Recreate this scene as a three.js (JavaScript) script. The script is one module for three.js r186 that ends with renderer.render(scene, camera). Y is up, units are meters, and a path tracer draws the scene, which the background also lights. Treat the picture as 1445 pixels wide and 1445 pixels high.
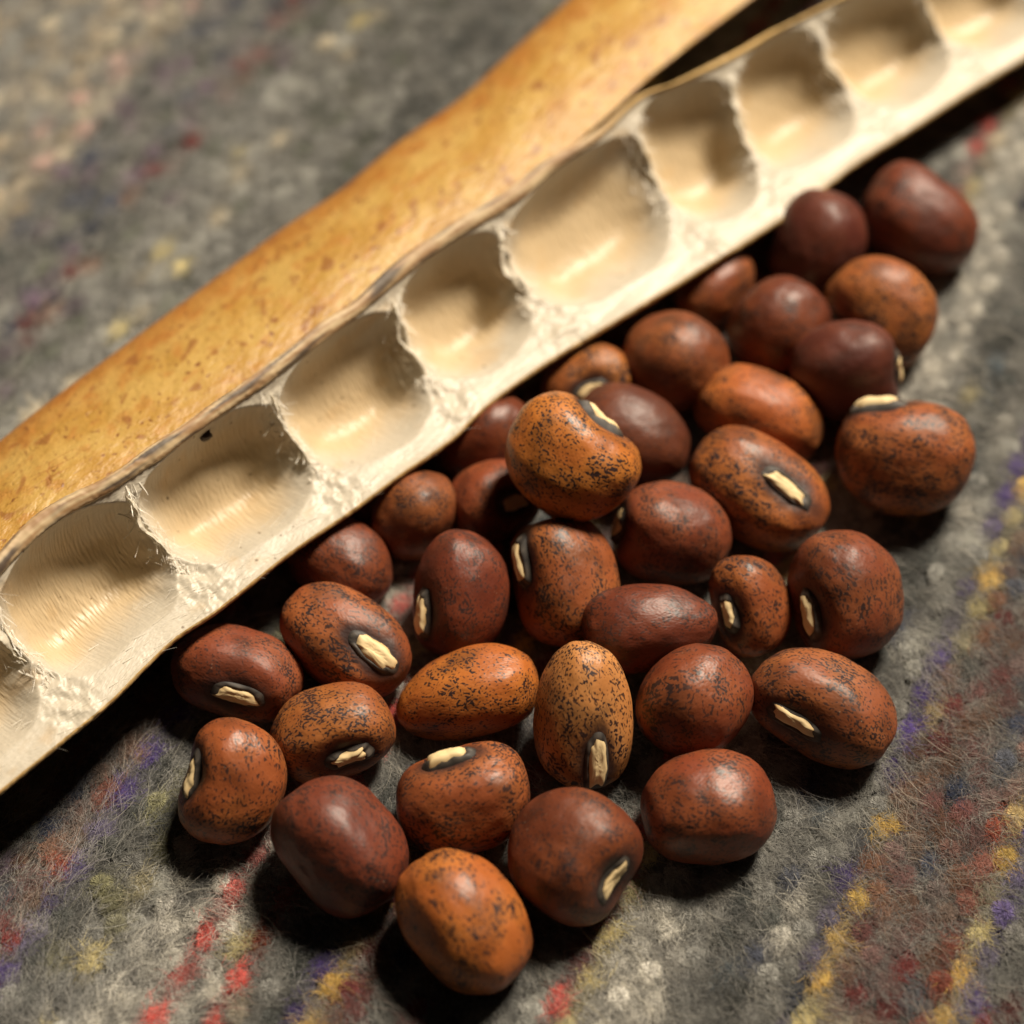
import * as THREE from 'three';
import { mergeGeometries } from 'three/addons/utils/BufferGeometryUtils.js';

// ---------------------------------------------------------------- camera, light, exposure
const MM = 0.001;                                           // the scene is modelled in millimetres
const scene = new THREE.Scene();
const PITCH = THREE.MathUtils.degToRad(54), FOV = 28, DIST = 156;
const camera = new THREE.PerspectiveCamera(FOV, 1, 0.01, 4);
const CAM = new THREE.Vector3(0, DIST * Math.sin(PITCH), DIST * Math.cos(PITCH));   // mm
camera.position.copy(CAM).multiplyScalar(MM);
camera.lookAt(0, 0, 0);
camera.focus = 0.140;
camera.userData.fStop = 18;
scene.add(camera);

scene.background = new THREE.Color(0.010, 0.0085, 0.0075);    // the dim room round the lamp
const LAMP = new THREE.Vector3(0.36, 0.83, -0.43).normalize();
const lamp = new THREE.SpotLight(new THREE.Color(1.0, 0.87, 0.70), 4.1, 0, 0.32, 0.5, 2);
lamp.name = 'desk_lamp_light';
lamp.position.copy(LAMP).multiplyScalar(0.8);
lamp.target.position.set(0, 0, 0);
lamp.castShadow = true;
lamp.shadow.radius = 5.0;
lamp.shadow.mapSize.set(2048, 2048);
lamp.shadow.camera.near = 0.3; lamp.shadow.camera.far = 1.3;
scene.add(lamp, lamp.target);

const renderer = new THREE.WebGLRenderer({ antialias: true });
renderer.setSize(1024, 1024);
renderer.toneMapping = THREE.LinearToneMapping;
renderer.toneMappingExposure = 1.0;
renderer.shadowMap.enabled = true;

// ---------------------------------------------------------------- helpers
function rng(seed) {
  let a = seed >>> 0;
  return () => { a = (a + 0x6d2b79f5) | 0; let t = Math.imul(a ^ (a >>> 15), 1 | a); t = (t + Math.imul(t ^ (t >>> 7), 61 | t)) ^ t; return ((t ^ (t >>> 14)) >>> 0) / 4294967296; };
}
const clamp = (x, a = 0, b = 1) => Math.min(b, Math.max(a, x));
const lerp = (a, b, t) => a + (b - a) * t;
const sstep = (a, b, x) => { const t = clamp((x - a) / (b - a)); return t * t * (3 - 2 * t); };
const V = (x, y, z) => new THREE.Vector3(x, y, z);

const PERM = new Uint8Array(512);
{ const r = rng(77), p = [...Array(256).keys()]; for (let i = 255; i > 0; i--) { const j = Math.floor(r() * (i + 1)); [p[i], p[j]] = [p[j], p[i]]; } for (let i = 0; i < 512; i++) PERM[i] = p[i & 255]; }
const fade = (t) => t * t * t * (t * (t * 6 - 15) + 10);
function grad(h, x, y, z) { h &= 15; const u = h < 8 ? x : y, v = h < 4 ? y : h === 12 || h === 14 ? x : z; return ((h & 1) ? -u : u) + ((h & 2) ? -v : v); }
function noise(x, y, z = 0) {
  const fx = Math.floor(x), fy = Math.floor(y), fz = Math.floor(z), X = fx & 255, Y = fy & 255, Z = fz & 255;
  x -= fx; y -= fy; z -= fz;
  const u = fade(x), v = fade(y), w = fade(z), A = PERM[X] + Y, AA = PERM[A] + Z, AB = PERM[A + 1] + Z, B = PERM[X + 1] + Y, BA = PERM[B] + Z, BB = PERM[B + 1] + Z;
  return lerp(lerp(lerp(grad(PERM[AA], x, y, z), grad(PERM[BA], x - 1, y, z), u), lerp(grad(PERM[AB], x, y - 1, z), grad(PERM[BB], x - 1, y - 1, z), u), v),
    lerp(lerp(grad(PERM[AA + 1], x, y, z - 1), grad(PERM[BA + 1], x - 1, y, z - 1), u), lerp(grad(PERM[AB + 1], x, y - 1, z - 1), grad(PERM[BB + 1], x - 1, y - 1, z - 1), u), v), w);
}
const fbm = (x, y, z, n = 3) => { let s = 0, a = 1, f = 1; for (let i = 0; i < n; i++) { s += a * noise(x * f + i * 7.3, y * f + i * 3.1, z * f - i * 5.7); a *= 0.5; f *= 2.03; } return s; };

const toSrgb = (c) => { c = clamp(c); return Math.round(255 * (c <= 0.0031308 ? 12.92 * c : 1.055 * Math.pow(c, 1 / 2.4) - 0.055)); };
function texture(w, h, fn, srgb = true) {                    // fn(i, j, out) writes linear r, g, b
  const data = new Uint8Array(w * h * 4), o = [0, 0, 0];
  for (let j = 0; j < h; j++) for (let i = 0; i < w; i++) {
    fn(i, j, o);
    const k = (j * w + i) * 4;
    for (let c = 0; c < 3; c++) data[k + c] = srgb ? toSrgb(o[c]) : Math.round(255 * clamp(o[c]));
    data[k + 3] = 255;
  }
  const t = new THREE.DataTexture(data, w, h);
  t.magFilter = THREE.LinearFilter; t.minFilter = THREE.LinearFilter;
  t.wrapS = t.wrapT = THREE.RepeatWrapping;
  if (srgb) t.colorSpace = THREE.SRGBColorSpace;
  t.needsUpdate = true;
  return t;
}
const mix3 = (a, b, t) => [lerp(a[0], b[0], t), lerp(a[1], b[1], t), lerp(a[2], b[2], t)];

// a grid of (nu+1) x (nv+1) points in mm -> geometry in metres
function grid(nu, nv, at, { uv, color, flip } = {}) {
  const P = new Float32Array((nu + 1) * (nv + 1) * 3), U = new Float32Array((nu + 1) * (nv + 1) * 2), C = color && new Float32Array((nu + 1) * (nv + 1) * 3), I = [];
  for (let j = 0; j <= nv; j++) for (let i = 0; i <= nu; i++) {
    const k = j * (nu + 1) + i, p = at(i / nu, j / nv);
    P[k * 3] = p.x * MM; P[k * 3 + 1] = p.y * MM; P[k * 3 + 2] = p.z * MM;
    const q = uv ? uv(i / nu, j / nv) : [i / nu, j / nv]; U[k * 2] = q[0]; U[k * 2 + 1] = q[1];
    if (C) { const c = color(i / nu, j / nv, p); C[k * 3] = c[0]; C[k * 3 + 1] = c[1]; C[k * 3 + 2] = c[2]; }
    if (i < nu && j < nv) { const a = k, b = k + 1, c = k + nu + 1, d = c + 1; if (flip) I.push(a, c, b, b, c, d); else I.push(a, b, c, b, d, c); }
  }
  const g = new THREE.BufferGeometry();
  g.setAttribute('position', new THREE.BufferAttribute(P, 3));
  g.setAttribute('uv', new THREE.BufferAttribute(U, 2));
  if (C) g.setAttribute('color', new THREE.BufferAttribute(C, 3));
  g.setIndex(I);
  g.computeVertexNormals();
  return g;
}
const used = {};
function numbered(name) { const n = used[name] = (used[name] ?? -1) + 1; return n ? name + '_' + String(n).padStart(3, '0') : name; }
function mesh(name, geometry, material, parent) {
  const m = new THREE.Mesh(geometry, material);
  m.name = name; m.castShadow = m.receiveShadow = true;
  parent.add(m);
  return m;
}

// the camera's axes, used to read directions and places off the photograph
const F_LEN = 722.5 / Math.tan(THREE.MathUtils.degToRad(FOV / 2));
const RIGHT = V(1, 0, 0), UP = V(0, Math.cos(PITCH), -Math.sin(PITCH)), NEAR = V(0, Math.sin(PITCH), Math.cos(PITCH));
const seenDir = (x, y, z) => V(0, 0, 0).addScaledVector(RIGHT, x).addScaledVector(UP, y).addScaledVector(NEAR, z).normalize();
function rayTo(u, v) { return V(0, 0, 0).addScaledVector(RIGHT, (u - 722.5) / F_LEN).addScaledVector(UP, (722.5 - v) / F_LEN).addScaledVector(NEAR, -1); }
function onPlane(u, v, h) { const d = rayTo(u, v), k = (h - CAM.y) / d.y; return V(CAM.x + d.x * k, h, CAM.z + d.z * k); }   // a point at height h (mm)
function path(list) {                                         // photograph points ordered along the pods -> interpolated pixel at t
  const pts = list.map(([u, v]) => [0.815 * u - 0.58 * v, u, v]).sort((a, b) => a[0] - b[0]);
  const n = pts.length;
  return (t) => {
    let i = 0; while (i < n - 2 && pts[i + 1][0] < t) i++;
    if (t < pts[0][0] || t > pts[n - 1][0]) {                 // straight on past the ends
      const [a, b] = t < pts[0][0] ? [pts[0], pts[Math.min(3, n - 1)]] : [pts[n - 1], pts[Math.max(0, n - 4)]], k = (t - a[0]) / (b[0] - a[0]);
      return [a[1] + (b[1] - a[1]) * k, a[2] + (b[2] - a[2]) * k];
    }
    const a = pts[i], b = pts[i + 1], p0 = pts[Math.max(0, i - 1)], p3 = pts[Math.min(n - 1, i + 2)], h = b[0] - a[0], k = (t - a[0]) / h;
    const out = [];
    for (const c of [1, 2]) {
      const m0 = (b[c] - p0[c]) / (b[0] - p0[0]) * h, m1 = (p3[c] - a[c]) / (p3[0] - a[0]) * h, k2 = k * k, k3 = k2 * k;
      out.push((2 * k3 - 3 * k2 + 1) * a[c] + (k3 - 2 * k2 + k) * m0 + (-2 * k3 + 3 * k2) * b[c] + (k3 - k2) * m1);
    }
    return out;
  };
}

// ---------------------------------------------------------------- the tweed cloth
const cloth = new THREE.Group();
cloth.name = 'wool_cloth';
cloth.userData = { kind: 'structure', label: 'fuzzy grey wool tweed cloth flecked with white, red, purple and yellow under the pods', category: 'cloth' };
scene.add(cloth);
const clothY = (x, z) => 0.35 * noise(x * 0.045, z * 0.045, 3.3) + 0.18 * noise(x * 0.13, z * 0.13, 8.1);
const CT = V(0.431, 0, -0.902), CS = V(0.902, 0, 0.431);      // along and across the rows of yarn
const DYE = {
  white: [0.80, 0.77, 0.68], cream: [0.52, 0.46, 0.34], grey: [0.20, 0.20, 0.185], pale: [0.34, 0.34, 0.31], dark: [0.07, 0.075, 0.07], navy: [0.030, 0.040, 0.075], purple: [0.07, 0.042, 0.19],
  yellow: [0.68, 0.46, 0.13], straw: [0.50, 0.43, 0.21], maroon: [0.14, 0.032, 0.030], brown: [0.17, 0.085, 0.052], red: [0.62, 0.11, 0.09], rust: [0.22, 0.055, 0.032], pink: [0.50, 0.34, 0.29],
  olive: [0.16, 0.155, 0.085], tan: [0.36, 0.30, 0.21], teal: [0.05, 0.075, 0.095], mauve: [0.13, 0.09, 0.13], green: [0.105, 0.115, 0.085],
};
// what the rows are dyed, from left (s in mm) to right
const ROWS = [
  [-200, 'tan 3 pale 2 grey 2 pink .4 cream 1'], [-62, 'tan 3 grey 2 cream 2'], [-55, 'tan 3 cream 2 pink 1 grey 1'], [-51, 'navy 3 dark 3 mauve 2'], [-47.4, 'grey 1 green 2 dark 2 navy 1'], [-45.6, 'mauve 2 navy 2 dark 1'], [-44.4, 'maroon 2 brown 1 mauve 2 dark 2'],
  [-42, 'grey 2 green 2 mauve 1'], [-39.5, 'pale 2 straw 1 grey 3'], [-38, 'straw 1 pale 3 cream 1 grey 2'], [-35, 'grey 3 green 1 pale 1'], [-28, 'dark 2 grey 2'],
  [-22, 'dark 2 grey 1 olive 1'], [-19, 'maroon 2 brown 2 dark 1 mauve 1'], [-17.3, 'navy 3 brown 1'], [-16.3, 'brown 2 rust 1 maroon 2'], [-15, 'rust 2 maroon 1 brown 2'], [-14.4, 'purple 4 dark .6'], [-13.5, 'grey 2 dark 2 olive 1'], [-11, 'olive 2 grey 2 dark 1'], [-9.9, 'straw 2 olive 1 grey 1'], [-8.8, 'pale 2 grey 1 white 1'], [-7.2, 'white 3 pale 1 grey .6'], [-4.6, 'white 3 pale .5'],
  [-4.1, 'red 5 rust .5'], [-3, 'white 4'], [-1.8, 'white 2 straw 1 pale 1'], [-0.8, 'red 3 rust 1'], [0.3, 'pale 1 grey 2 tan 1'], [1.6, 'dark 2 grey 2 teal 1'], [3.9, 'purple 4 navy 1'], [5.1, 'yellow 3 tan 1'], [6.2, 'maroon 3 brown 2'], [8.4, 'navy 1 grey 2 teal 1'], [10, 'maroon 1 grey 2 brown 1'], [12.5, 'grey 2 dark 2'], [16.5, 'grey 2 pale 2 dark 1'],
  [19.2, 'red 2 pink 1.2 maroon .6'], [20.3, 'straw 3 cream 1'], [21.2, 'white 5 pale .6'], [24.5, 'white 4 pale 1 navy .4'], [26.5, 'pale 1 grey 2 dark 1'], [27.6, 'straw 1 grey 2 dark 2'], [28.7, 'dark 3 teal 2 grey 2 navy 1'], [30.6, 'grey 1 pale 2 white 1'],
  [31.4, 'pink 3 cream 1'], [32.4, 'pale 1 grey 2'], [33.5, 'purple 5 navy 1 grey 1'], [34.6, 'yellow 3 straw 1.5 brown 1'], [35.7, 'maroon 2 brown 3 dark .7'], [37, 'brown 2 maroon 3 navy 1 cream .5'], [38.4, 'maroon 2 rust 1.5 brown 1'], [39.4, 'navy 2 teal 2 grey 1'], [40.4, 'brown 2 maroon 1 navy 1'], [41, 'rust 4 maroon 1'], [41.9, 'yellow 3 straw 1.5 brown 1'], [42.9, 'purple 5 navy 1 grey 1'], [44, 'grey 2 navy 2 maroon 1'], [47, 'maroon 1 grey 2 cream 1 brown 1'], [54, 'maroon 1 grey 2 dark 1'], [60, 'white 2 grey 2 pale 1'],
].map(([s, text]) => { const w = text.split(' '), list = []; let sum = 0; for (let i = 0; i < w.length; i += 2) list.push([w[i], sum += +w[i + 1]]); return { s, list, sum }; });
const PITCH_S = 1.15, PITCH_T = 3.2;
const phase = (r) => (r & 1) * 0.5 + 0.35 * (hash(r, 77) - 0.5);
const hash = (a, b) => { let h = Math.imul(a | 0, 374761393) + Math.imul(b | 0, 668265263); h = Math.imul(h ^ (h >>> 13), 1274126177); return ((h ^ (h >>> 16)) >>> 0) / 4294967296; };
function dyeOf(r, k) {
  const s = r * PITCH_S + 0.2;
  let row = ROWS[0]; for (const q of ROWS) if (q.s <= s) row = q;
  const pick = hash(r, k * 3 + 1) * row.sum, c = DYE[row.list.find((e) => e[1] >= pick)[0]], b = 0.55 + 0.85 * hash(r * 7 + 1, k), h = hash(r * 3 + 5, k * 5 + 2), fadeTo = 0.7 * h * h, q = Math.min(b * 1.36, 0.86 / Math.max(...c));
  return mix3([c[0] * q, c[1] * q, c[2] * q], [0.24, 0.235, 0.215], fadeTo);
}
function yarnAt(x, z) {                                       // row and stitch under a point
  const s = x * CS.x + z * CS.z, t = x * CT.x + z * CT.z + 0.9 * noise(x * 0.06, z * 0.06, 5), r = Math.round(s / PITCH_S);
  const k = t / PITCH_T + phase(r), n = Math.round(k);
  return [r, n, Math.abs(k - n) + 0.25 * (Math.abs(s / PITCH_S - r) - 0.2)];
}
{
  const R = 90;
  const base = grid(240, 240, (a, b) => { const x = lerp(-R, R, a), z = lerp(-R - 15, R - 15, b); return V(x, clothY(x, z) - 0.55, z); }, {
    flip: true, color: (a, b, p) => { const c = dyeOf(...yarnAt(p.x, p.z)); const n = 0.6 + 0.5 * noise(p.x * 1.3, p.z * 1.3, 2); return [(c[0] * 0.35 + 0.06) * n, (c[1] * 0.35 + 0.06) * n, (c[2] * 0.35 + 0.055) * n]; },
  });
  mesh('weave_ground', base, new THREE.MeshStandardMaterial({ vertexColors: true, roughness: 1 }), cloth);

  // stitches of yarn
  const lump = new THREE.SphereGeometry(1, 18, 12); lump.scale(0.72 * MM, 0.37 * MM, 1.14 * MM);
  { const p = lump.attributes.position; for (let i = 0; i < p.count; i++) { const zz = p.getZ(i) / MM / 1.3, k = (1 + 0.35 * noise(p.getX(i) / MM * 2.2, p.getY(i) / MM * 2.2, zz * 1.6)) * (1 - 0.35 * zz * zz); p.setXYZ(i, p.getX(i) * k, p.getY(i) * k, p.getZ(i) * (0.8 + 0.2 * k)); } lump.computeVertexNormals(); }
  const rnd = rng(5), list = [], m = new THREE.Matrix4(), q = new THREE.Quaternion(), e = new THREE.Euler();
  const along = Math.atan2(CT.x, CT.z);
  for (let r = -110; r <= 110; r++) for (let k = -48; k <= 48; k++) {
    const s = r * PITCH_S + (rnd() - 0.5) * 0.42, t0 = (k - phase(r)) * PITCH_T + (rnd() - 0.5) * 0.6;
    let x = CS.x * s + CT.x * t0, z = CS.z * s + CT.z * t0; const w = 0.9 * noise(x * 0.06, z * 0.06, 5); x -= CT.x * w; z -= CT.z * w;
    if (Math.abs(x) > 78 || z < -92 || z > 68) continue;
    e.set((rnd() - 0.5) * 0.16, along + (rnd() - 0.5) * 0.7, 0); q.setFromEuler(e);
    const f = 0.8 + rnd() * 0.4;
    list.push([V(x * MM, (clothY(x, z) - 0.26 + (rnd() - 0.5) * 0.26) * MM, z * MM), q.clone(), V(f, f, 0.9 + rnd() * 0.2), dyeOf(r, k)]);
  }
  const yarn = new THREE.InstancedMesh(lump, new THREE.MeshStandardMaterial({ color: 0xffffff, roughness: 1, bumpMap: texture(256, 256, (i, j, o) => { const a = i / 256 * 6.2832; o[0] = o[1] = o[2] = 0.5 + 0.4 * noise(Math.cos(a) * 5, Math.sin(a) * 5, j / 26) + 0.3 * noise(Math.cos(a) * 13, Math.sin(a) * 13, j / 14 + 9); }, false), bumpScale: 0.00035 }), list.length);
  yarn.name = 'yarn_stitches'; yarn.userData.kind = 'stuff'; yarn.castShadow = yarn.receiveShadow = true;
  list.forEach(([p, qq, sc, c], i) => { yarn.setMatrixAt(i, m.compose(p, qq, sc)); yarn.setColorAt(i, new THREE.Color().setRGB(c[0] * 0.85, c[1] * 0.85, c[2] * 0.85)); });
  cloth.add(yarn);

  // the raised nap: tufts of fine curved fibres
  function fibre(out, r, spread, len, lift, width, curl = 1.5) {
    const a = (r() - 0.5) * spread, L = len * (0.55 + 0.9 * r()), h = lift * (0.3 + 1.2 * r() * r()), bend = (r() - 0.5) * curl, x0 = (r() - 0.5) * 0.9 - len * 0.25, z0 = (r() - 0.5) * 0.9, tip = (r() - 0.25) * lift * 0.9, n = 5, pts = [];
    for (let i = 0; i <= n; i++) {
      const t = i / n, d = L * t, ang = a + bend * t;
      pts.push(V(x0 + Math.cos(ang) * d, 0.05 + h * Math.sin(Math.PI * Math.min(1, t * 0.85)) + tip * t * t, z0 + Math.sin(ang) * d));
    }
    for (let i = 0; i < n; i++) {
      const wa = width * (1 - 0.75 * (i / n)), wb = width * (1 - 0.75 * ((i + 1) / n));
      const A = pts[i], B = pts[i + 1], d = B.clone().sub(A).normalize(), sx = V(-d.z, 0, d.x).normalize(), sy = d.clone().cross(sx);
      for (let k = 0; k < 3; k++) {
        const c0 = (k / 3) * 2 * Math.PI, c1 = ((k + 1) / 3) * 2 * Math.PI;
        const o = (P, w, c) => P.clone().addScaledVector(sx, w * Math.cos(c)).addScaledVector(sy, w * Math.sin(c));
        const p = [o(A, wa, c0), o(A, wa, c1), o(B, wb, c0), o(B, wb, c1)];
        for (const v of [0, 2, 1, 1, 2, 3]) out.push(p[v].x * MM, p[v].y * MM, p[v].z * MM);
      }
    }
  }
  const nap = new THREE.MeshStandardMaterial({ color: 0xffffff, roughness: 0.55 });
  const rr = rng(91), GUARD = 6000;
  const scatter = (n) => { const out = []; for (let i = 0; i < n; i++) { const x = lerp(-56, 56, rr()), z = lerp(-72, 46, rr()); if (Math.abs(x) <= 38 + (46 - z) * 0.15) out.push([x, z]); } return out; };
  const KINDS = 10;
  const lists = [scatter(88000), scatter(GUARD)];             // short under wool of the yarn's own colour, long pale guard hairs
  for (let kind = 0; kind < KINDS; kind++) {
    const long = kind >= 6, out = [], r = rng(300 + kind);
    if (long) for (let i = 0; i < 4; i++) fibre(out, r, 1.0, 2.0, 0.50, 0.0125, 1.3);
    else for (let i = 0; i < 14; i++) fibre(out, r, 2.2, 0.76, 0.21, 0.0150);
    const g = new THREE.BufferGeometry(); g.setAttribute('position', new THREE.Float32BufferAttribute(out, 3)); g.computeVertexNormals();
    const mine = lists[+long].filter((_, i) => i % (long ? 4 : 6) === (long ? kind - 6 : kind)), inst = new THREE.InstancedMesh(g, nap, mine.length);
    inst.name = numbered(long ? 'guard_hairs' : 'wool_nap'); inst.userData.kind = 'stuff'; inst.castShadow = inst.receiveShadow = true;
    mine.forEach(([x, z], i) => {
      // the nap is brushed up and right at the left, towards the viewer in the middle, down and right at the right
      const flow = x < -8 ? lerp(-0.9, 1.2, sstep(-30, -8, x)) : lerp(1.2, 0.75, sstep(-8, 25, x));
      e.set(0, -(flow + 0.6 * noise(x * 0.12, z * 0.12, 1.7) + (rr() - 0.5) * (long ? 0.7 : 1.3) + (rr() < 0.15 ? Math.PI : 0)), 0); q.setFromEuler(e);
      const f = 0.75 + 0.6 * rr();
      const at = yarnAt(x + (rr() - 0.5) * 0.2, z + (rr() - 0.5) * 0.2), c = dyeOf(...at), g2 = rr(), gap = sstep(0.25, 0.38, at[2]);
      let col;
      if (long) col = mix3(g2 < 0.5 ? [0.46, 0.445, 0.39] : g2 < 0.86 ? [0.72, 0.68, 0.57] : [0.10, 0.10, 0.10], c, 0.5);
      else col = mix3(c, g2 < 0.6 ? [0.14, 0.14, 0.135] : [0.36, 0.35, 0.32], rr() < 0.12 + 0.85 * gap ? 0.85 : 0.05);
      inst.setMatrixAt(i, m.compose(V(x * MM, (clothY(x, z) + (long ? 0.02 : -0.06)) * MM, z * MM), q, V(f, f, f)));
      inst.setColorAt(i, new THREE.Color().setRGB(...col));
    });
    cloth.add(inst);
  }
}

// ---------------------------------------------------------------- the pod's two valves
const SHELL_MAP = texture(2048, 512, (i, j, o) => {           // tan dried hull: mottled, speckled, faint veins
  const x = i / 2048 * 100, y = j / 512 * 16;                 // mm
  const m = fbm(x * 0.22, y * 0.3, 1, 4), m2 = fbm(x * 0.55, y * 0.7, 9, 3), edge = sstep(0.40, 0.74, y / 16 + 0.10 * m2);
  let c = mix3([0.43, 0.238, 0.048], [0.50, 0.315, 0.085], sstep(-0.4, 0.5, m));
  c = mix3(c, [0.42, 0.19, 0.04], sstep(0.05, 0.7, m2) * 0.65);
  c = mix3(c, [0.36, 0.135, 0.022], edge * 0.85);
  const dots = noise(x * 2.3, y * 2.3, 4), dm = sstep(-0.1, 0.5, fbm(x * 0.4, y * 0.4, 21, 2));
  c = mix3(c, [0.20, 0.075, 0.02], sstep(0.30, 0.50, dots) * (0.30 + 0.7 * dm));
  const blot = noise(x * 0.7, y * 0.7, 61); c = mix3(c, [0.26, 0.10, 0.025], sstep(0.34, 0.55, blot) * 0.75);
  const dots2 = noise(x * 5.1, y * 5.1, 14); c = mix3(c, [0.22, 0.085, 0.02], sstep(0.40, 0.58, dots2) * (0.22 + 0.5 * dm));
  const vein = Math.abs(noise(x * 0.28 + 0.3 * m2, y * 0.75 + x * 0.10, 33)); c = mix3(c, [0.30, 0.12, 0.03], (1 - sstep(0.0, 0.035, vein)) * 0.85 * sstep(-0.1, 0.5, noise(x * 0.3, y * 0.5, 41)));
  const fine = 1 + 0.10 * noise(x * 4, y * 9, 2);
  o[0] = c[0] * fine; o[1] = c[1] * fine; o[2] = c[2] * fine;
});
const SHELL_BUMP = texture(1024, 256, (i, j, o) => { const x = i / 1024 * 100, y = j / 256 * 16; const wr = Math.abs(noise(x * 0.5 + 0.4 * noise(x, y, 3), y * 1.1 + x * 0.15, 33)); o[0] = o[1] = o[2] = 0.55 + 0.20 * fbm(x * 0.9, y * 1.4, 6, 3) + 0.10 * noise(x * 5, y * 8, 1) - 0.22 * (1 - sstep(0, 0.06, wr)) * sstep(-0.1, 0.4, noise(x * 0.4, y * 0.6, 41)); }, false);
const SHELL = new THREE.MeshPhysicalMaterial({ map: SHELL_MAP, bumpMap: SHELL_BUMP, bumpScale: 0.00026, roughness: 0.5 });

const T0 = -1050, T1 = 1500;                                  // range along the pods, in photograph pixels
const nearPx = path([[0, 1115], [83, 1048], [153, 991], [204, 940], [248, 899], [306, 860], [409, 779], [498, 718], [560, 672], [640, 616], [684, 573], [767, 513], [864, 454], [940, 408], [984, 381], [1090, 315], [1162, 264], [1208, 229], [1303, 169], [1367, 127], [1445, 80]]);
const farPx = path([[0, 810], [35, 772], [95, 725], [159, 690], [204, 660], [228, 645], [307, 588], [384, 534], [447, 486], [511, 438], [556, 400], [639, 338], [735, 280], [780, 240], [844, 197], [907, 139], [958, 118], [1035, 83], [1098, 45], [1187, 0]]);
const nearH = (t) => lerp(8, 5.5, clamp((t + 650) / 1750)), tilt = (t) => lerp(6.2, 5.6, clamp((t + 650) / 1750));
const endTaper = (t) => sstep(T0, T0 + 260, t) * (1 - sstep(T1 - 260, T1, t));
function section(t) {                                         // far rim, near rim and opening normal of the open valve
  const n = nearPx(t), f = farPx(t), N = onPlane(n[0], n[1], nearH(t)), Fr = onPlane(f[0], f[1], nearH(t) + tilt(t));
  const k = endTaper(t), mid = N.clone().add(Fr).multiplyScalar(0.5); N.lerpVectors(mid, N, 0.04 + 0.96 * k); Fr.lerpVectors(mid, Fr, 0.04 + 0.96 * k);
  return { N, F: Fr, k };
}
const cache = new Map();
function sec(t) {
  const key = Math.round(t * 4);
  if (!cache.has(key)) {
    const s = section(t), a = section(t - 4), b = section(t + 4), axis = b.N.clone().add(b.F).sub(a.N).sub(a.F).normalize();
    s.axis = axis; s.n = axis.clone().cross(s.N.clone().sub(s.F)).normalize(); if (s.n.dot(NEAR) < 0) s.n.negate();
    cache.set(key, s);
  }
  return cache.get(key);
}
const SEPTA = [-985, -745, -500, -248, -6, 208, 387, 630, 772, 922, 1075, 1225, 1370];
const septumShift = (i, w) => [0, 0, 8, 10, 2, -6, -9, -7, -22, 0, 0, 0, 0][i] * (w - 0.3) * 2;
const bedAt = (t, w) => {                                     // [depth share of the bed of a seed, distance from its middle along the pod 0..1]
  let i = 0; while (i < SEPTA.length - 2 && SEPTA[i + 1] + septumShift(i + 1, w) < t) i++;
  const a = SEPTA[i] + septumShift(i, w), b = SEPTA[i + 1] + septumShift(i + 1, w), mid = (a + b) / 2, half = (b - a) / 2;
  const ds = Math.abs((t + 7 * noise(t * 0.02, w * 5, 3) - mid) / half), wc = 0.40 + 0.03 * noise(i * 3.3, 1.7), dw = (w - wc) / (w < wc ? wc - 0.015 : 0.45 + 0.04 * noise(i * 5.1, 4.2) + 0.05 * noise(t * 0.012, 9));
  const rho = Math.pow(ds, 2.8) * (0.88 + 0.12 * sstep(0.2, 0.7, w)) + Math.pow(Math.abs(dw), w < wc ? 3.4 : 2.2), p = Math.max(0, 1 - rho);
  return [lerp(Math.pow(p, 0.75), p * p * (3 - 2 * p) * 0.5 + 0.5 * p, sstep(-0.35, 0.5, dw)), ds];
};
const hollow = (t, w) => bedAt(t, w)[0];
function innerDepth(t, w) {
  const [h, ds] = bedAt(t, w), far = sstep(0, 0.10, w);
  const trough = 1.35 * Math.pow(Math.max(0, Math.sin(Math.PI * clamp(w))), 0.8) + 0.12 + 0.5 * sstep(0.25, 0.55, w) * (1 - sstep(0.6, 0.9, w));
  const wall = (1 - h) * sstep(0.5, 0.95, ds) * (0.26 * noise(t * 0.05, w * 12, 2) + 0.08 * noise(t * 0.15, w * 30, 7));
  const margin = sstep(0.7, 0.85, w) * (0.10 * noise(t * 0.012, w * 9, 12) + 0.02 * noise(t * 0.03, w * 40, 5));
  return trough + (3.3 + 0.3 * noise(t * 0.012, w * 3, 17)) * h + wall * far + margin;
}
const innerAt = (t, w, lift = 0) => { const s = sec(t); return s.F.clone().lerp(s.N, w).addScaledVector(s.n, -innerDepth(t, w) * s.k + lift); };
const outerAt = (t, w) => {
  const s = sec(t), th = Math.PI * w, x = clamp(w / 0.92), bulge = 1.2 * Math.pow(Math.max(0, Math.sin(th)), 0.6) + (4.3 + 0.6 * (hollow(t, 0.4) - 0.5)) * Math.pow(Math.max(0, Math.sin(Math.PI * Math.pow(x, 0.70))), 0.6) + 0.42 + 0.75 * sstep(0, 0.03, w) * (1 - sstep(0.25, 0.5, w));
  return s.F.clone().lerp(s.N, w).addScaledVector(s.n, -bulge * s.k).addScaledVector(s.N.clone().sub(s.F).normalize(), 0.22 * (w > 0.5 ? 1 : -1) * Math.min(1, Math.abs(w - 0.5) * 4));
};
const openValve = new THREE.Group();
openValve.name = 'pod_valve';
openValve.userData = { label: 'open half of a dry pod, hollowed white lining facing up, above the seeds', category: 'seed pod' };
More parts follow.
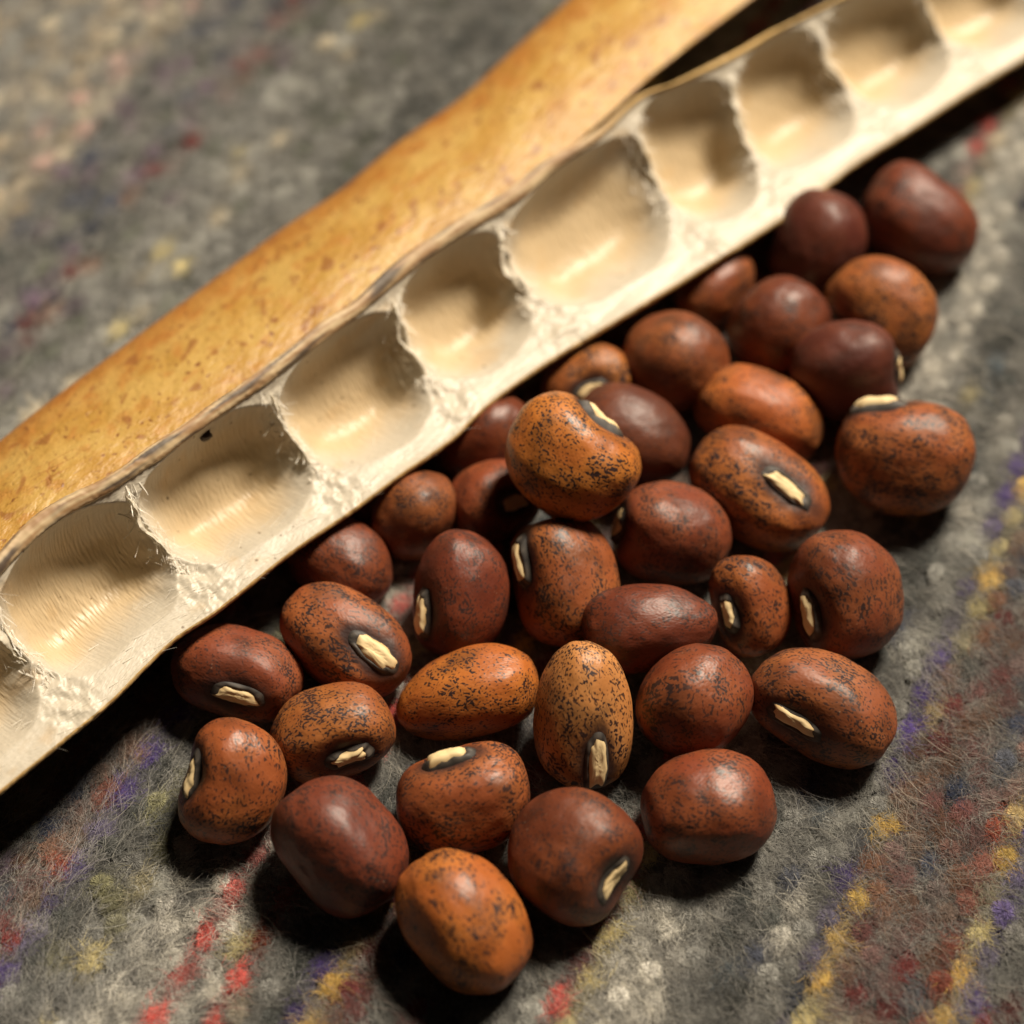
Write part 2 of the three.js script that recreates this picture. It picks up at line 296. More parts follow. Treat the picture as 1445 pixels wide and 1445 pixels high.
{
  const c = sec(200), O = c.F.clone().add(c.N).multiplyScalar(0.5); O.y = 0;
  openValve.position.copy(O).multiplyScalar(MM); scene.add(openValve);
  const local = (g) => g.translate(-O.x * MM, 0, -O.z * MM);
  const TW = 2048, TH = 384;
  const lining = texture(TW, TH, (i, j, o) => {
    const t = lerp(T0, T1, i / TW), w = j / TH, h = hollow(t, w);
    const x = t * 0.054, y = w * 12;
    let col = mix3([0.54, 0.485, 0.385], [0.555, 0.425, 0.255], sstep(0.15, 0.9, h + 0.25 * fbm(x * 0.3, y * 0.3, 3, 3)));
    col = mix3(col, [0.55, 0.37, 0.18], 0.35 * sstep(0.25, 0.8, fbm(x * 0.35, y * 0.5, 8, 3)));
    const streak = noise(x * 5.5 + 0.5 * noise(y * 0.9, x * 0.3, 6), y * 0.55, 5); col = col.map((v) => v * (1 + 0.085 * streak));
    const fibreN = (1 - h) * noise(x * 3 + y, y * 7, 15); col = col.map((v) => v * (1 + 0.10 * fibreN));
    const dot = noise(x * 2.6, y * 2.6, 51); if (dot > 0.62) col = mix3(col, [0.12, 0.07, 0.03], sstep(0.62, 0.72, dot) * 0.75);
    o[0] = col[0]; o[1] = col[1]; o[2] = col[2];
  });
  const liningBump = texture(TW, TH, (i, j, o) => {
    const t = lerp(T0, T1, i / TW), w = j / TH, x = t * 0.054, y = w * 12, h = hollow(t, w);
    const silk = noise(x * 6.5 + 0.9 * noise(y * 0.6, x * 0.25, 6), y * 0.9, 5) + 0.6 * noise(x * 12 + noise(y, x * 0.4, 3), y * 1.6, 9);
    const bx = x + 0.9 * noise(x * 0.3, y * 0.4, 71), by = y + 0.8 * noise(x * 0.25, y * 0.5, 77), paper = 0.7 * noise(bx * 0.9, by * 3.2, 15) + noise(bx * 2.0, by * 8, 4) + 0.7 * noise(bx * 4, by * 15, 24);
    o[0] = o[1] = o[2] = 0.5 + 0.22 * (silk * h + 0.22 * paper * (1 - h));
  }, false);
  const inside = new THREE.MeshPhysicalMaterial({ map: lining, bumpMap: liningBump, bumpScale: 0.00022, roughness: 0.40, specularIntensity: 0.8 });
  mesh('valve_lining', local(grid(1100, 110, (a, b) => innerAt(lerp(T0, T1, a), b))), inside, openValve);
  mesh('valve_hull', local(grid(500, 60, (a, b) => outerAt(lerp(T0, T1, a), b), { uv: (a, b) => [a * 1.3, b], flip: true })), SHELL, openValve);

  // the near rim: the cut edge of the hull, tan with ragged fibres
  const edgeMat = new THREE.MeshStandardMaterial({ vertexColors: true, roughness: 0.6 });
  const rimTone = (a, b) => { const x = a * 130, n = noise(x * 1.4, b * 5, 3), m2 = noise(x * 0.5, b * 9, 8); return mix3(mix3([0.50, 0.30, 0.09], [0.66, 0.47, 0.22], sstep(-0.4, 0.5, n)), [0.25, 0.13, 0.04], sstep(0.1, 0.6, m2) * 0.6); };
  mesh('valve_edge', local(grid(1100, 8, (a, b) => {
    const t = lerp(T0, T1, a), s = sec(t), i = innerAt(t, 1), o = outerAt(t, 1), th = b * Math.PI;
    const p = i.clone().lerp(o, 0.5 - 0.5 * Math.cos(th)), out = s.N.clone().sub(s.F).normalize();
    const rag = 0.05 * noise(t * 0.09, b * 3, 5) + 0.04 * noise(t * 0.35, b * 5, 8);
    return p.addScaledVector(out, 0.14 * Math.sin(th) + rag).addScaledVector(s.n, 0.10 * Math.sin(th) - 0.28 * b);
  }, { color: rimTone })), edgeMat, openValve);
  // the far rim: the dark dried suture
  mesh('suture', local(grid(1100, 10, (a, b) => {
    const t = lerp(T0, T1, a), s = sec(t), across = s.N.clone().sub(s.F).normalize(), th = lerp(-0.35, 3.3, b);
    const wide = (0.42 - 0.18 * sstep(450, 650, t) + 0.16 * noise(t * 0.012, 4.4) + 0.22 * (1 - sstep(500, 700, t))) * (0.25 + 0.75 * s.k);
    return innerAt(t, 0).addScaledVector(across, -wide * 0.75 + wide * Math.cos(th) * 0.9 + 0.05 * noise(t * 0.2, b * 3, 1)).addScaledVector(s.n, 0.30 * Math.sin(th) + 0.05 * noise(t * 0.1, b * 6, 2));
  }, { flip: true, color: (a, b) => {
    const t = lerp(T0, T1, a), n = noise(t * 0.02, b * 7, 3), m2 = noise(t * 0.012, b * 4, 9), young = sstep(520, 720, t);
    let col = mix3([0.33, 0.19, 0.085], [0.56, 0.42, 0.24], sstep(-0.3, 0.4, n));
    col = mix3(col, [0.035, 0.028, 0.026], sstep(-0.05, 0.35, m2) * 0.85);
    col = mix3(col, [0.55, 0.45, 0.28], 1 - sstep(0.05, 0.22, b));
    return mix3(col, [0.62, 0.40, 0.13], young * 0.8);
  } })), edgeMat, openValve);

  // papery partitions between the beds
  const film = new THREE.MeshPhysicalMaterial({ color: new THREE.Color().setRGB(0.86, 0.80, 0.66), roughness: 0.5, transmission: 0.35, thickness: 0, side: THREE.DoubleSide });
  SEPTA.forEach((tk, i) => {
    const r = rng(800 + i), w0 = 0.05, w1 = 0.50 + 0.12 * r(), hgt = 0.7 + 1.0 * r(), lean = -0.5 - 0.7 * r();
    mesh('partition', local(grid(60, 10, (a, b) => {
      const w = lerp(w0, w1, a), t = tk + septumShift(i, w) + 6 * noise(a * 3, i * 2.3, 1);
      const h = hgt * Math.pow(Math.sin(Math.PI * clamp(a * 0.96 + 0.02)), 0.6) * (0.7 + 0.55 * noise(a * 5, i * 3.7, 4) + 0.25 * noise(a * 19, i * 1.7, 9));
      const s = sec(t);
      return innerAt(t, w, -0.25 + h * b).addScaledVector(s.axis, lean * b * b * h * 0.7 + 0.14 * noise(a * 8, b * 3, i + 20)).addScaledVector(s.N.clone().sub(s.F).normalize(), 0.2 * noise(a * 6, b * 2, i + 40) * b);
    })), film, openValve);
  });
  // loose white fibres on the walls and margin
  {
    const r = rng(4242), gs = [];
    const strand = (p0, d, up, len, wid) => {
      const side = d.clone().cross(up).normalize(), bend = (r() - 0.5) * 0.9, rise = (r() - 0.3) * 0.35;
      gs.push(grid(6, 1, (a, b) => p0.clone().addScaledVector(d, len * (a - 0.3)).addScaledVector(side, bend * len * a * a + (b - 0.5) * wid * (1 - 0.7 * a)).addScaledVector(up, 0.05 + rise * len * a * a + 0.03 * Math.sin(a * 9))));
    };
    for (let k = 0; k < 1500; k++) {
      const i = 1 + Math.floor(r() * (SEPTA.length - 2)), onWall = r() < 0.78;
      const w = onWall ? lerp(0.04, 0.72, r()) : lerp(0.70, 0.985, r()), t = onWall ? SEPTA[i] + septumShift(i, w) + (r() + r() - 1) * 26 : lerp(T0 + 300, T1 - 300, r()), s = sec(t);
      const across = s.N.clone().sub(s.F).normalize(), ang = onWall ? (r() - 0.5) * 1.6 : Math.PI / 2 + (r() - 0.5) * 0.9;
      const d = across.clone().multiplyScalar(Math.cos(ang)).addScaledVector(s.axis, Math.sin(ang)).normalize();
      strand(innerAt(t, w, 0.0), d, s.n, onWall ? 0.5 + 1.3 * r() : 0.8 + 1.8 * r(), 0.02 + (onWall ? 0.16 : 0.05) * r() * r());
    }
    const tuft = mesh('lining_fibres', local(mergeGeometries(gs)), new THREE.MeshPhysicalMaterial({ color: new THREE.Color().setRGB(0.84, 0.79, 0.68), roughness: 0.4, transmission: 0.25, thickness: 0, side: THREE.DoubleSide }), openValve);
    tuft.userData.kind = 'stuff';
  }
  // the withered stalk of a seed under the suture
  const stalk = new THREE.SphereGeometry(0.42, 14, 10); { const p = stalk.attributes.position; for (let i = 0; i < p.count; i++) { const k = 1 + 0.5 * noise(p.getX(i) * 4, p.getY(i) * 4, p.getZ(i) * 4); p.setXYZ(i, p.getX(i) * k, p.getY(i) * k * 1.2, p.getZ(i) * k); } stalk.computeVertexNormals(); }
  const sp = innerAt(0.815 * 296 - 0.58 * 603, 0.05, 0.1); stalk.scale(MM, MM, MM).translate(sp.x * MM, sp.y * MM, sp.z * MM);
  mesh('seed_stalk', local(stalk), new THREE.MeshStandardMaterial({ color: new THREE.Color().setRGB(0.035, 0.02, 0.012), roughness: 0.6 }), openValve);
}

// the other half, hull side up, behind it
{
  const lowPx = path([[0, 804], [95, 730], [180, 680], [384, 535], [544, 405], [639, 339], [735, 280], [790, 222], [860, 161], [917, 108], [958, 75], [1003, 40], [1073, -12]]);
  const topPx = path([[0, 622], [65, 570], [145, 510], [240, 440], [320, 380], [400, 321], [480, 268], [560, 202], [650, 138], [722, 72], [760, 38], [802, 0]]);
  const back = new THREE.Group();
  back.name = numbered('pod_valve');
  back.userData = { label: 'tan mottled half of the pod lying hull side up behind the white lined half', category: 'seed pod' };
  const O = onPlane(420, 420, 0); back.position.copy(O).multiplyScalar(MM); scene.add(back);
  const local = (g) => g.translate(-O.x * MM, 0, -O.z * MM);
  const bt0 = -1000, bt1 = 1400;
  const skin = (t, w, sink = 0) => {                          // w 0 at the raised front edge, 1 at the back edge on the cloth
    const l = lowPx(t), u = topPx(t), lift = lerp(11.0, 8.0, clamp((t + 650) / 1750)), k = sstep(bt0, bt0 + 250, t) * (1 - sstep(bt1 - 250, bt1, t));
    const A = onPlane(l[0], l[1], lift), S = onPlane(u[0], u[1], 6.6), B = S.clone().add(V(-0.35, -4.6, -0.45)), M1 = A.clone().lerp(S, 0.34).addScaledVector(NEAR, 1.7), M2 = A.clone().lerp(S, 0.72).addScaledVector(NEAR, 1.75);
    const mid = A.clone().add(S).multiplyScalar(0.5);
    const curve = [A, M1, M2, S, B].map((p) => p.lerpVectors(mid, p, 0.05 + 0.95 * k));
    const bump = 0.35 * Math.sin(Math.PI * Math.min(1, w)) * noise(t * 0.0055, w * 1.2, 40) + 0.12 * noise(t * 0.02, w * 3, 44);
    const c = new THREE.CatmullRomCurve3(curve, false, 'centripetal').getPoint(w);
    return c.addScaledVector(NEAR, bump - sink);
  };
  const NU = 420, NW = 44;
  mesh('valve_hull', local(grid(NU, NW, (a, b) => skin(lerp(bt0, bt1, a), b), { uv: (a, b) => [a * 1.25 + 0.13, b], flip: false })), SHELL, back);
  mesh('valve_lining', local(grid(200, 16, (a, b) => skin(lerp(bt0, bt1, a), b, 0.55), { flip: true })), new THREE.MeshStandardMaterial({ color: new THREE.Color().setRGB(0.7, 0.62, 0.46), roughness: 0.7 }), back);
  mesh('valve_edge', local(grid(NU, 4, (a, b) => { const t = lerp(bt0, bt1, a); return skin(t, 0, 0.55 * b).addScaledVector(UP, -0.16 * Math.sin(Math.PI * b)); }, { flip: true, color: (a) => mix3([0.42, 0.24, 0.07], [0.2, 0.1, 0.035], sstep(-0.2, 0.4, noise(a * 90, 3, 3))) })), new THREE.MeshStandardMaterial({ vertexColors: true, roughness: 0.65 }), back);
}

// ---------------------------------------------------------------- the seeds
const TONES = {
  orange: { a: [0.50, 0.155, 0.032], b: [0.40, 0.105, 0.024], th: 0.13, amp: 0.34, ink: 0.92 },
  tawny: { a: [0.56, 0.255, 0.085], b: [0.46, 0.185, 0.055], th: 0.05, amp: 0.34, ink: 0.93 },
  brown: { a: [0.37, 0.118, 0.032], b: [0.27, 0.072, 0.022], th: 0.07, amp: 0.36, ink: 0.85 },
  russet: { a: [0.27, 0.076, 0.024], b: [0.20, 0.047, 0.017], th: 0.1, amp: 0.36, ink: 0.75 },
  maroon: { a: [0.185, 0.042, 0.016], b: [0.13, 0.027, 0.012], th: 0.11, amp: 0.36, ink: 0.72 },
  plum: { a: [0.15, 0.036, 0.016], b: [0.10, 0.023, 0.013], th: 0.2, amp: 0.4, ink: 0.5 },
};
const COAT_BUMP = texture(512, 256, (i, j, o) => { const th = (j + 0.5) / 256 * Math.PI, x = Math.sin(th) * Math.cos(i / 512 * 6.2832) * 3, y = Math.sin(th) * Math.sin(i / 512 * 6.2832) * 3, z = Math.cos(th) * 3; o[0] = o[1] = o[2] = 0.5 + 0.3 * fbm(x, y, z, 3) + 0.10 * noise(x * 8, y * 8, z * 8); }, false);
const COLLAR = new THREE.MeshStandardMaterial({ vertexColors: true, roughness: 0.6 });
const ARIL = new THREE.MeshStandardMaterial({ vertexColors: true, roughness: 0.62 });

function makeSeed(d, index) {
  const [id, u, v, A, H, [pa, pb, pc], tone, o = {}] = d, T = TONES[tone], r = rng(1000 + index * 17), sd = index * 13.7;
  // place: rest on the cloth along the line of sight, sized by what the photograph shows
  const ax = seenDir(...A), hy = seenDir(...H); 
  let X = ax.clone(), Y = hy.clone(); Y.addScaledVector(X, -Y.dot(X)).normalize(); const Z = X.clone().cross(Y);
  const hx = o.hx ?? 0, taper = o.taper ?? 0, dent = o.dent ?? 0.16, bend = o.bend ?? 0.10, pow = o.pow ?? 2.3;
  let a = 5, b = 4, c = 4;
  const surf = (x, y, z) => {
    const q = Math.pow(Math.pow(Math.abs(x), pow) + Math.pow(Math.abs(y), pow) + Math.pow(Math.abs(z), pow), -1 / pow);
    x *= q; y *= q; z *= q;
    const s = 1 + taper * x - 0.10 * Math.abs(taper) , n = 1 + 0.05 * noise(x * 1.3 + sd, y * 1.3, z * 1.3) + 0.012 * noise(x * 4 + sd, y * 4, z * 4);
    let py = y * s, pz = z * s;
    py += bend * (x * x - 0.35);
    if (y > 0) py -= dent * Math.exp(-(((x - hx) / 0.42) ** 2) - (z / 0.6) ** 2) * y;
    return V(x * a * n, py * b * n, pz * c * n);
  };
  const basis = new THREE.Matrix4().makeBasis(X, Y, Z), quat = new THREE.Quaternion().setFromRotationMatrix(basis);
  let C = onPlane(u, v, 4);
  for (let it = 0; it < 4; it++) {
    const depth = CAM.clone().sub(C).dot(NEAR), k = depth / F_LEN; a = pa * k; b = pb * k; c = pc * k;
    let low = 1e9;
    for (let i = 0; i < 26; i++) for (let j = 1; j < 14; j++) { const th = j / 14 * Math.PI, ph = i / 26 * 6.2832, p = surf(Math.cos(th), Math.sin(th) * Math.cos(ph), Math.sin(th) * Math.sin(ph)).applyQuaternion(quat); low = Math.min(low, p.y); }
    C = onPlane(u, v, -low - 0.5 + (o.lift ?? 0));
  }
  const g = new THREE.Group();
  g.name = numbered('bean_seed');
  g.position.copy(C).multiplyScalar(MM); g.quaternion.copy(quat);
  g.userData = { label: o.label, category: 'seed' };
  scene.add(g);
  // coat
  const NU = 84, NV = 60, P = [], N = [], U = [], I = [], e = 0.012;
  for (let j = 0; j <= NV; j++) for (let i = 0; i <= NU; i++) {
    const th = clamp(j / NV * Math.PI, 0.002, Math.PI - 0.002), ph = i / NU * 2 * Math.PI, at = (t, f) => surf(Math.cos(t), Math.sin(t) * Math.cos(f), Math.sin(t) * Math.sin(f));
    const p = at(th, ph), tt = clamp(th, 0.03, Math.PI - 0.03), du = at(tt + e, ph).sub(at(tt - e, ph)), dv = at(tt, ph + e).sub(at(tt, ph - e)), n = du.cross(dv).normalize();
    P.push(p.x * MM, p.y * MM, p.z * MM); N.push(n.x, n.y, n.z); U.push(i / NU, j / NV);
    if (i < NU && j < NV) { const q = j * (NU + 1) + i; I.push(q, q + NU + 1, q + 1, q + 1, q + NU + 1, q + NU + 2); }
  }
  const geo = new THREE.BufferGeometry();
  geo.setAttribute('position', new THREE.Float32BufferAttribute(P, 3)); geo.setAttribute('normal', new THREE.Float32BufferAttribute(N, 3)); geo.setAttribute('uv', new THREE.Float32BufferAttribute(U, 2)); geo.setIndex(I);
  const hl = 1.75 / 4.9 * a, hw = 0.40 + 0.05 * b, showHilum = true;
  const TW = 704, TH = 352, cs = [], sn = [];
  for (let i = 0; i < TW; i++) { cs.push(Math.cos((i + 0.5) / TW * 6.283185)); sn.push(Math.sin((i + 0.5) / TW * 6.283185)); }
  const grain = 0.85 + 0.4 * r(), tint = [0.88 + 0.24 * r(), 0, 0.9 + 0.2 * r()]; tint[1] = tint[0] * (0.95 + 0.2 * r()); if (tone === 'tawny') tint[0] = tint[1] = 1.05;
  const map = texture(TW, TH, (i, j, out) => {
    const th = (j + 0.5) / TH * Math.PI, st = Math.sin(th), x = Math.cos(th) * a, y = st * cs[i] * b, z = st * sn[i] * c, X1 = x + sd;
    const low = noise(X1 * 0.28, y * 0.28, z * 0.28), mid = noise(X1 * 0.8, y * 0.8, z * 0.8 + 7);
    let m = sstep(-0.45, 0.45, low + 0.4 * mid), col0 = lerp(T.b[0], T.a[0], m), col1 = lerp(T.b[1], T.a[1], m), col2 = lerp(T.b[2], T.a[2], m);
    // purple black flecks, gathered in drifts
    const wx = noise(X1 * 1.7, y * 1.7, z * 1.7) * 0.35;
    const f1 = noise((X1 + wx) * 4.0 * grain, y * 5.0 * grain, (z - wx) * 5.0 * grain), f2 = noise(X1 * 7.3, y * 8.5 + wx * 3, z * 8.5);
    const cl = low * 0.55 + mid * 0.75;
    const soft = sstep(-0.15, 0.65, cl) * 0.5;
    let ink = sstep(T.th, T.th + 0.24, f1 * 0.85 + f2 * 0.35 + cl * T.amp);
    ink = clamp(ink * T.ink + soft * T.ink * 0.75);
    // dark halo round the hilum
    if (y > 0) {
      const ex = (x - hx * a) / (hl * 1.22), ez = z / (hw * 2.0), q = Math.sqrt(ex * ex + ez * ez) + 0.35 * mid + 0.12 * f1;
      ink = Math.max(ink, (1 - sstep(0.75, 1.55, q)) * 0.97);
    }
    const worn = 1 - 0.35 * sstep(0.0, 0.55, noise(X1 * 0.35 + 9, y * 0.35, z * 0.35 - 4) + 0.3 * mid);
    const dust = 0.35 * sstep(0.60, 0.68, noise(X1 * 8.3, y * 8.3, z * 8.3 + 40)) * sstep(-0.1, 0.4, mid);
    out[0] = lerp(col0 * tint[0] * worn, 0.034, ink); out[1] = lerp(col1 * tint[1] * worn, 0.017, ink); out[2] = lerp(col2 * tint[2] * worn, 0.015, ink);
    out[0] = lerp(out[0], 0.6, dust); out[1] = lerp(out[1], 0.48, dust); out[2] = lerp(out[2], 0.33, dust);
  });
  const coat = new THREE.MeshPhysicalMaterial({ map, bumpMap: COAT_BUMP, bumpScale: 0.00009, roughness: 0.43 + 0.09 * r(), specularIntensity: 0.9 });
  mesh('seed_coat', geo, coat, g);
  // hilum: dark collar and the cream aril in it
  const foot = (x, z) => { const xx = x / a, zz = z / c; const y = Math.sqrt(Math.max(0.05, 1 - xx * xx - zz * zz)); return surf(xx, y, zz); };
  const up = (x, z) => { const p = foot(x + 0.06, z).sub(foot(x - 0.06, z)), q = foot(x, z + 0.06).sub(foot(x, z - 0.06)); return q.cross(p).normalize(); };
  const patch = (cx, cz, rx, rz, hgt, wob, color) => grid(40, 14, (f, rr) => {
    const ph = f * 2 * Math.PI, k = 1 + wob * noise(Math.cos(ph) * 1.8 + sd, Math.sin(ph) * 1.8, cx), cph = Math.cos(ph), sph = Math.sin(ph);
    const x = cx + Math.sign(cph) * Math.pow(Math.abs(cph), 0.75) * rx * rr * k, z = cz + Math.sign(sph) * Math.pow(Math.abs(sph), 0.75) * rz * rr * k;
    return foot(x, z).addScaledVector(up(x, z), hgt(rr, ph, x, z));
  }, { color, flip: true });
  const S = a / 4.9, off = (o.off ?? (r() - 0.5) * 0.5) * hw, cx = hx * a;
  mesh('hilum_collar', patch(cx, 0, hl * 1.13, hw * 1.45, (q, ph, x, z) => S * ((o.proud ? 0.55 : 0.22) * (0.8 + 0.7 * noise(x * 1.1 + sd, z * 1.5, 6)) * Math.exp(-(((q - 0.72) / 0.2) ** 2)) - 0.08 * sstep(0.9, 1, q) + 0.02), 0.10, (f, q) => { const n = clamp(0.45 + 0.9 * noise(Math.cos(f * 6.283) * 5, Math.sin(f * 6.283) * 5 + q * 3, sd)); return mix3([0.022, 0.018, 0.016], [0.12, 0.10, 0.08], n * sstep(0.5, 0.75, q) * (1 - sstep(0.85, 1, q))); }), COLLAR, g);
  mesh('aril', patch(cx + (r() - 0.5) * 0.2, off, hl * 0.95, hw * (1.02 + 0.22 * r()), (q, ph, x, z) => S * (((o.proud ? 0.80 : 0.40) + 0.06 * noise(x * 1.6 + sd, z * 3, 3) + 0.035 * noise(x * 6 + sd, z * 7, 3)) * (1 - Math.pow(q, 5)) ), 0.24, (f, q) => mix3([0.82, 0.63, 0.34], [0.60, 0.38, 0.15], sstep(0.0, 0.8, 0.45 * noise(Math.cos(f * 6.283) * q * 2.2 + sd, Math.sin(f * 6.283) * q * 1.5, sd) + 0.5 * sstep(0.7, 1, q)))), ARIL, g);
  return { id, g, C, quat, surf, geo, a, b, c };
}

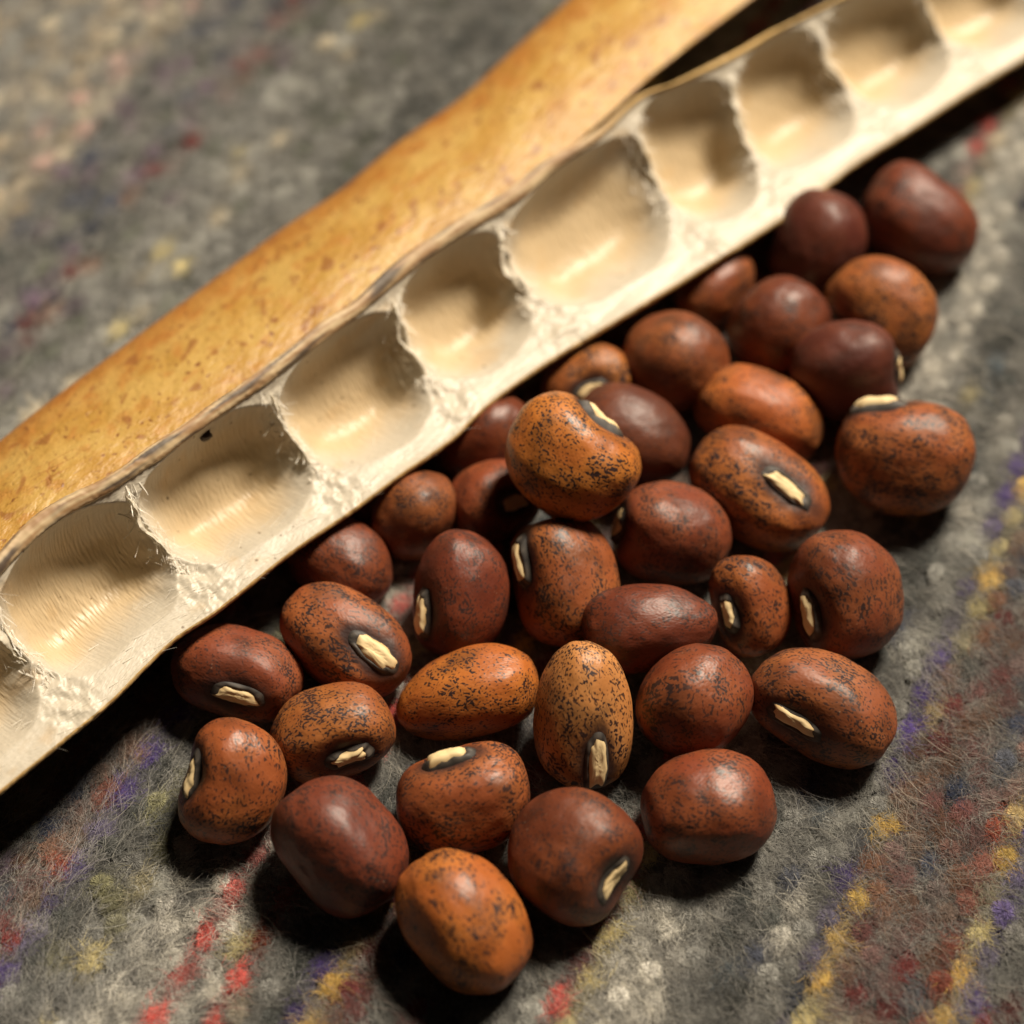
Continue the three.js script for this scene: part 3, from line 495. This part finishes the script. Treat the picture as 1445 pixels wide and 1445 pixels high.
const SEEDS = [
  ['A', 805, 646, [0.78, -0.62, 0.1], [0.58, 0.74, 0.16], [95, 80, 78], 'orange', { proud: 1, lift: 5.2, dent: 0.2, pow: 2.5, label: 'orange black speckled seed on top of the pile, cream hilum at its upper right' }],
  ['B', 890, 617, [0.86, -0.32, 0.1], [-0.3, -0.4, -0.85], [86, 66, 66], 'plum', { lift: 1.2, taper: -0.12, label: 'plain dull maroon seed tucked behind the speckled seed on top of the pile' }],
  ['C', 952, 509, [0.6, -0.2, 0.75], [0.5, 0.65, -0.6], [76, 68, 68], 'russet', { label: 'round brick red mottled seed near the white pod, above the top seed' }],
  ['D', 1010, 408, [0.66, 0.55, -0.4], [-0.6, 0.4, -0.7], [66, 44, 46], 'russet', { label: 'narrow red seed half hidden under the pod edge, farthest left of the upper seeds' }],
  ['E', 1153, 342, [0.35, 0.9, 0.2], [-0.85, 0.2, -0.45], [74, 64, 62], 'plum', { label: 'plain mauve maroon seed without marks, beside the dark seed at the far upper right' }],
  ['F', 1296, 312, [0.78, -0.58, 0.15], [-0.45, 0.85, -0.3], [86, 68, 66], 'maroon', { proud: 1, taper: -0.1, hx: -0.2, label: 'large dark brown seed at the upper right end of the pile, nearest the corner' }],
  ['G', 1245, 439, [0.62, -0.72, 0.05], [-0.68, -0.62, -0.05], [82, 68, 64], 'brown', { dent: 0.3, bend: 0.22, label: 'blurred orange brown kidney shaped seed below the dark seed at the upper right end' }],
  ['H', 1097, 462, [0.45, 0.35, 0.8], [0.72, 0.55, 0.3], [74, 66, 66], 'maroon', { proud: 1, label: 'reddish brown round seed with a frayed hilum on its upper right shoulder' }],
  ['I', 1196, 525, [-0.2, 0.72, 0.65], [0.95, -0.12, 0.02], [74, 78, 62], 'plum', { proud: 1, lift: 1.0, label: 'darkest maroon seed in shade with a yellow hilum sticking out at its right' }],
  ['J', 1073, 588, [0.9, -0.4, 0.05], [-0.2, -0.6, -0.75], [92, 60, 60], 'orange', { pow: 2.4, label: 'smooth orange egg shaped seed directly above the seed with an almond hilum' }],
  ['K', 1069, 691, [0.80, -0.58, 0.1], [0.22, 0.3, 0.9], [104, 70, 72], 'brown', { hx: 0.3, label: 'speckled brown seed with almond shaped cream hilum ringed in black facing the viewer' }],
  ['L', 1276, 642, [0.97, -0.1, 0.1], [-0.1, 0.95, 0.25], [97, 82, 76], 'brown', { proud: 1, hx: -0.42, label: 'big striped orange brown seed at the right of the pile, hilum on its top left' }],
  ['M', 828, 542, [0.85, 0.42, 0.05], [0.15, -0.25, 0.95], [66, 52, 52], 'brown', { label: 'shaded seed under the pod edge, its dark ringed hilum showing behind the top seed' }],
  ['N', 684, 620, [0.8, 0.4, 0.2], [-0.4, 0.2, -0.8], [74, 56, 56], 'maroon', { label: 'dark seed deep in the shade under the pod, left of the speckled top seed' }],
  ['O', 697, 708, [0.85, 0.36, -0.35], [0.45, -0.05, 0.85], [66, 58, 56], 'russet', { dent: 0.22, hx: 0.15, label: 'small red brown seed with an open hilum, lower left of the speckled top seed' }],
  ['P', 795, 819, [0.25, -0.94, 0.1], [-0.9, -0.1, 0.6], [90, 70, 70], 'brown', { proud: 1, hx: -0.38, pow: 2.6, label: 'upright brown speckled seed with crusty hilum at upper left, below the top seed' }],
  ['Q', 947, 753, [0.25, 0.8, 0.55], [-0.82, 0.34, 0.34], [68, 84, 66], 'russet', { proud: 1, pow: 2.5, dent: 0.08, label: 'reddish speckled seed with frayed white hilum at left tip, under the top seed' }],
  ['R', 649, 840, [0.12, 0.98, 0.05], [-0.9, 0.1, 0.6], [91, 66, 66], 'maroon', { proud: 1, hx: -0.3, label: 'dark maroon upright seed with thin cream hilum in grey collar at left' }],
  ['S', 583, 727, [0.5, 0.7, 0.4], [0.3, -0.4, -0.85], [67, 58, 56], 'russet', { label: 'small shaded red seed by the pod edge, above the dark upright maroon seed' }],
  ['T', 480, 795, [0.75, -0.5, 0.2], [-0.3, -0.5, -0.8], [78, 62, 60], 'maroon', { label: 'shaded maroon seed half under the pod, behind the speckled seed with slanting hilum' }],
  ['U', 488, 905, [0.80, -0.55, 0.2], [0.30, 0.1, 0.92], [98, 68, 68], 'brown', { hx: 0.5, label: 'brown seed sprinkled with black dots, a slanting cream hilum at its right end' }],
  ['V', 335, 951, [0.93, -0.25, 0.1], [0.1, -0.42, 0.88], [93, 64, 62], 'russet', { hx: 0.2, label: 'brown seed at the left under the pod edge with a broad cream hilum below' }],
  ['W', 469, 1034, [0.88, 0.25, 0.1], [0.25, -0.6, 0.78], [88, 66, 64], 'brown', { proud: 1, hx: 0.25, dent: 0.2, label: 'speckled brown seed notched at the hilum on its lower right, left of the middle' }],
  ['X', 326, 1102, [0.28, 0.95, 0.05], [-0.93, 0.25, 0.5], [88, 72, 68], 'brown', { proud: 1, dent: 0.24, bend: 0.18, label: 'leftmost seed on the cloth, orange brown with its hilum on the left side' }],
  ['Y', 480, 1193, [0.66, -0.74, 0.1], [-0.6, -0.5, -0.62], [103, 76, 76], 'maroon', { pow: 2.5, label: 'smooth dark maroon seed without hilum showing, beside the lowest orange seed' }],
  ['Z', 654, 1299, [0.60, -0.78, 0.12], [-0.5, -0.5, -0.7], [108, 78, 78], 'orange', { pow: 2.35, label: 'bright orange mottled seed lying lowest of all, at the bottom of the photo' }],
  ['AA', 654, 1127, [0.93, 0.28, 0.1], [-0.18, 0.82, 0.36], [96, 72, 70], 'brown', { proud: 1, pow: 2.45, dent: 0.05, label: 'orange brown seed with a bright white hilum standing up on its top edge' }],
  ['BB', 659, 980, [0.95, 0.28, 0.08], [0, -0.7, -0.7], [102, 60, 62], 'orange', { taper: 0.14, label: 'orange finely freckled seed pointed at its left end, in the middle of the pile' }],
  ['CC', 824, 1006, [0.0, 0.95, 0.25], [0.28, -0.05, 1.0], [107, 70, 68], 'tawny', { hx: -0.47, taper: -0.16, label: 'upright pale tawny speckled seed with split cream hilum at its foot' }],
  ['DD', 979, 991, [0.4, 0.5, 0.75], [-0.4, -0.5, -0.8], [84, 78, 76], 'russet', { label: 'round reddish freckled seed right of the upright tawny seed' }],
  ['EE', 917, 886, [0.97, 0.1, 0.03], [0, -0.6, -0.8], [96, 60, 60], 'maroon', { taper: -0.18, lift: 2.0, label: 'long maroon seed with a pointed right end touching the small bean' }],
  ['FF', 1057, 853, [-0.26, 0.95, 0.08], [-0.82, -0.15, 0.75], [73, 54, 52], 'brown', { proud: 1, dent: 0.16, bend: 0.24, lift: 0.6, label: 'smallest orange bean shaped seed with cream hilum bulging from its left notch' }],
  ['GG', 1191, 840, [-0.16, 0.96, 0.05], [-0.92, -0.12, 0.62], [91, 78, 76], 'russet', { proud: 1, hx: -0.15, label: 'large smooth red brown seed with hilum on its left, right of the smallest bean' }],
  ['HH', 1161, 998, [0.86, -0.46, 0.1], [-0.15, -0.6, 0.78], [106, 72, 70], 'brown', { hx: -0.25, dent: 0.16, bend: 0.16, label: 'long orange brown kidney seed with sunken hilum at lower right of the pile' }],
  ['II', 998, 1140, [0.97, 0.15, 0.08], [0, -0.6, -0.8], [96, 78, 77], 'russet', { label: 'plump rusty seed at the lower right without hilum showing, below the round freckled one' }],
  ['JJ', 811, 1206, [0.52, 0.82, -0.1], [0.74, -0.26, 0.60], [92, 92, 84], 'maroon', { dent: 0.22, label: 'large dark maroon seed with grey rimmed hilum at right, beside the lowest seed' }],
  ['KK', 508, 716, [0.7, 0.5, 0.3], [-0.4, 0.2, -0.8], [46, 40, 40], 'maroon', { label: 'seed almost lost in shade below the pod, left of the small shaded red seed' }],
];
SEEDS.forEach(makeSeed);

renderer.render(scene, camera);
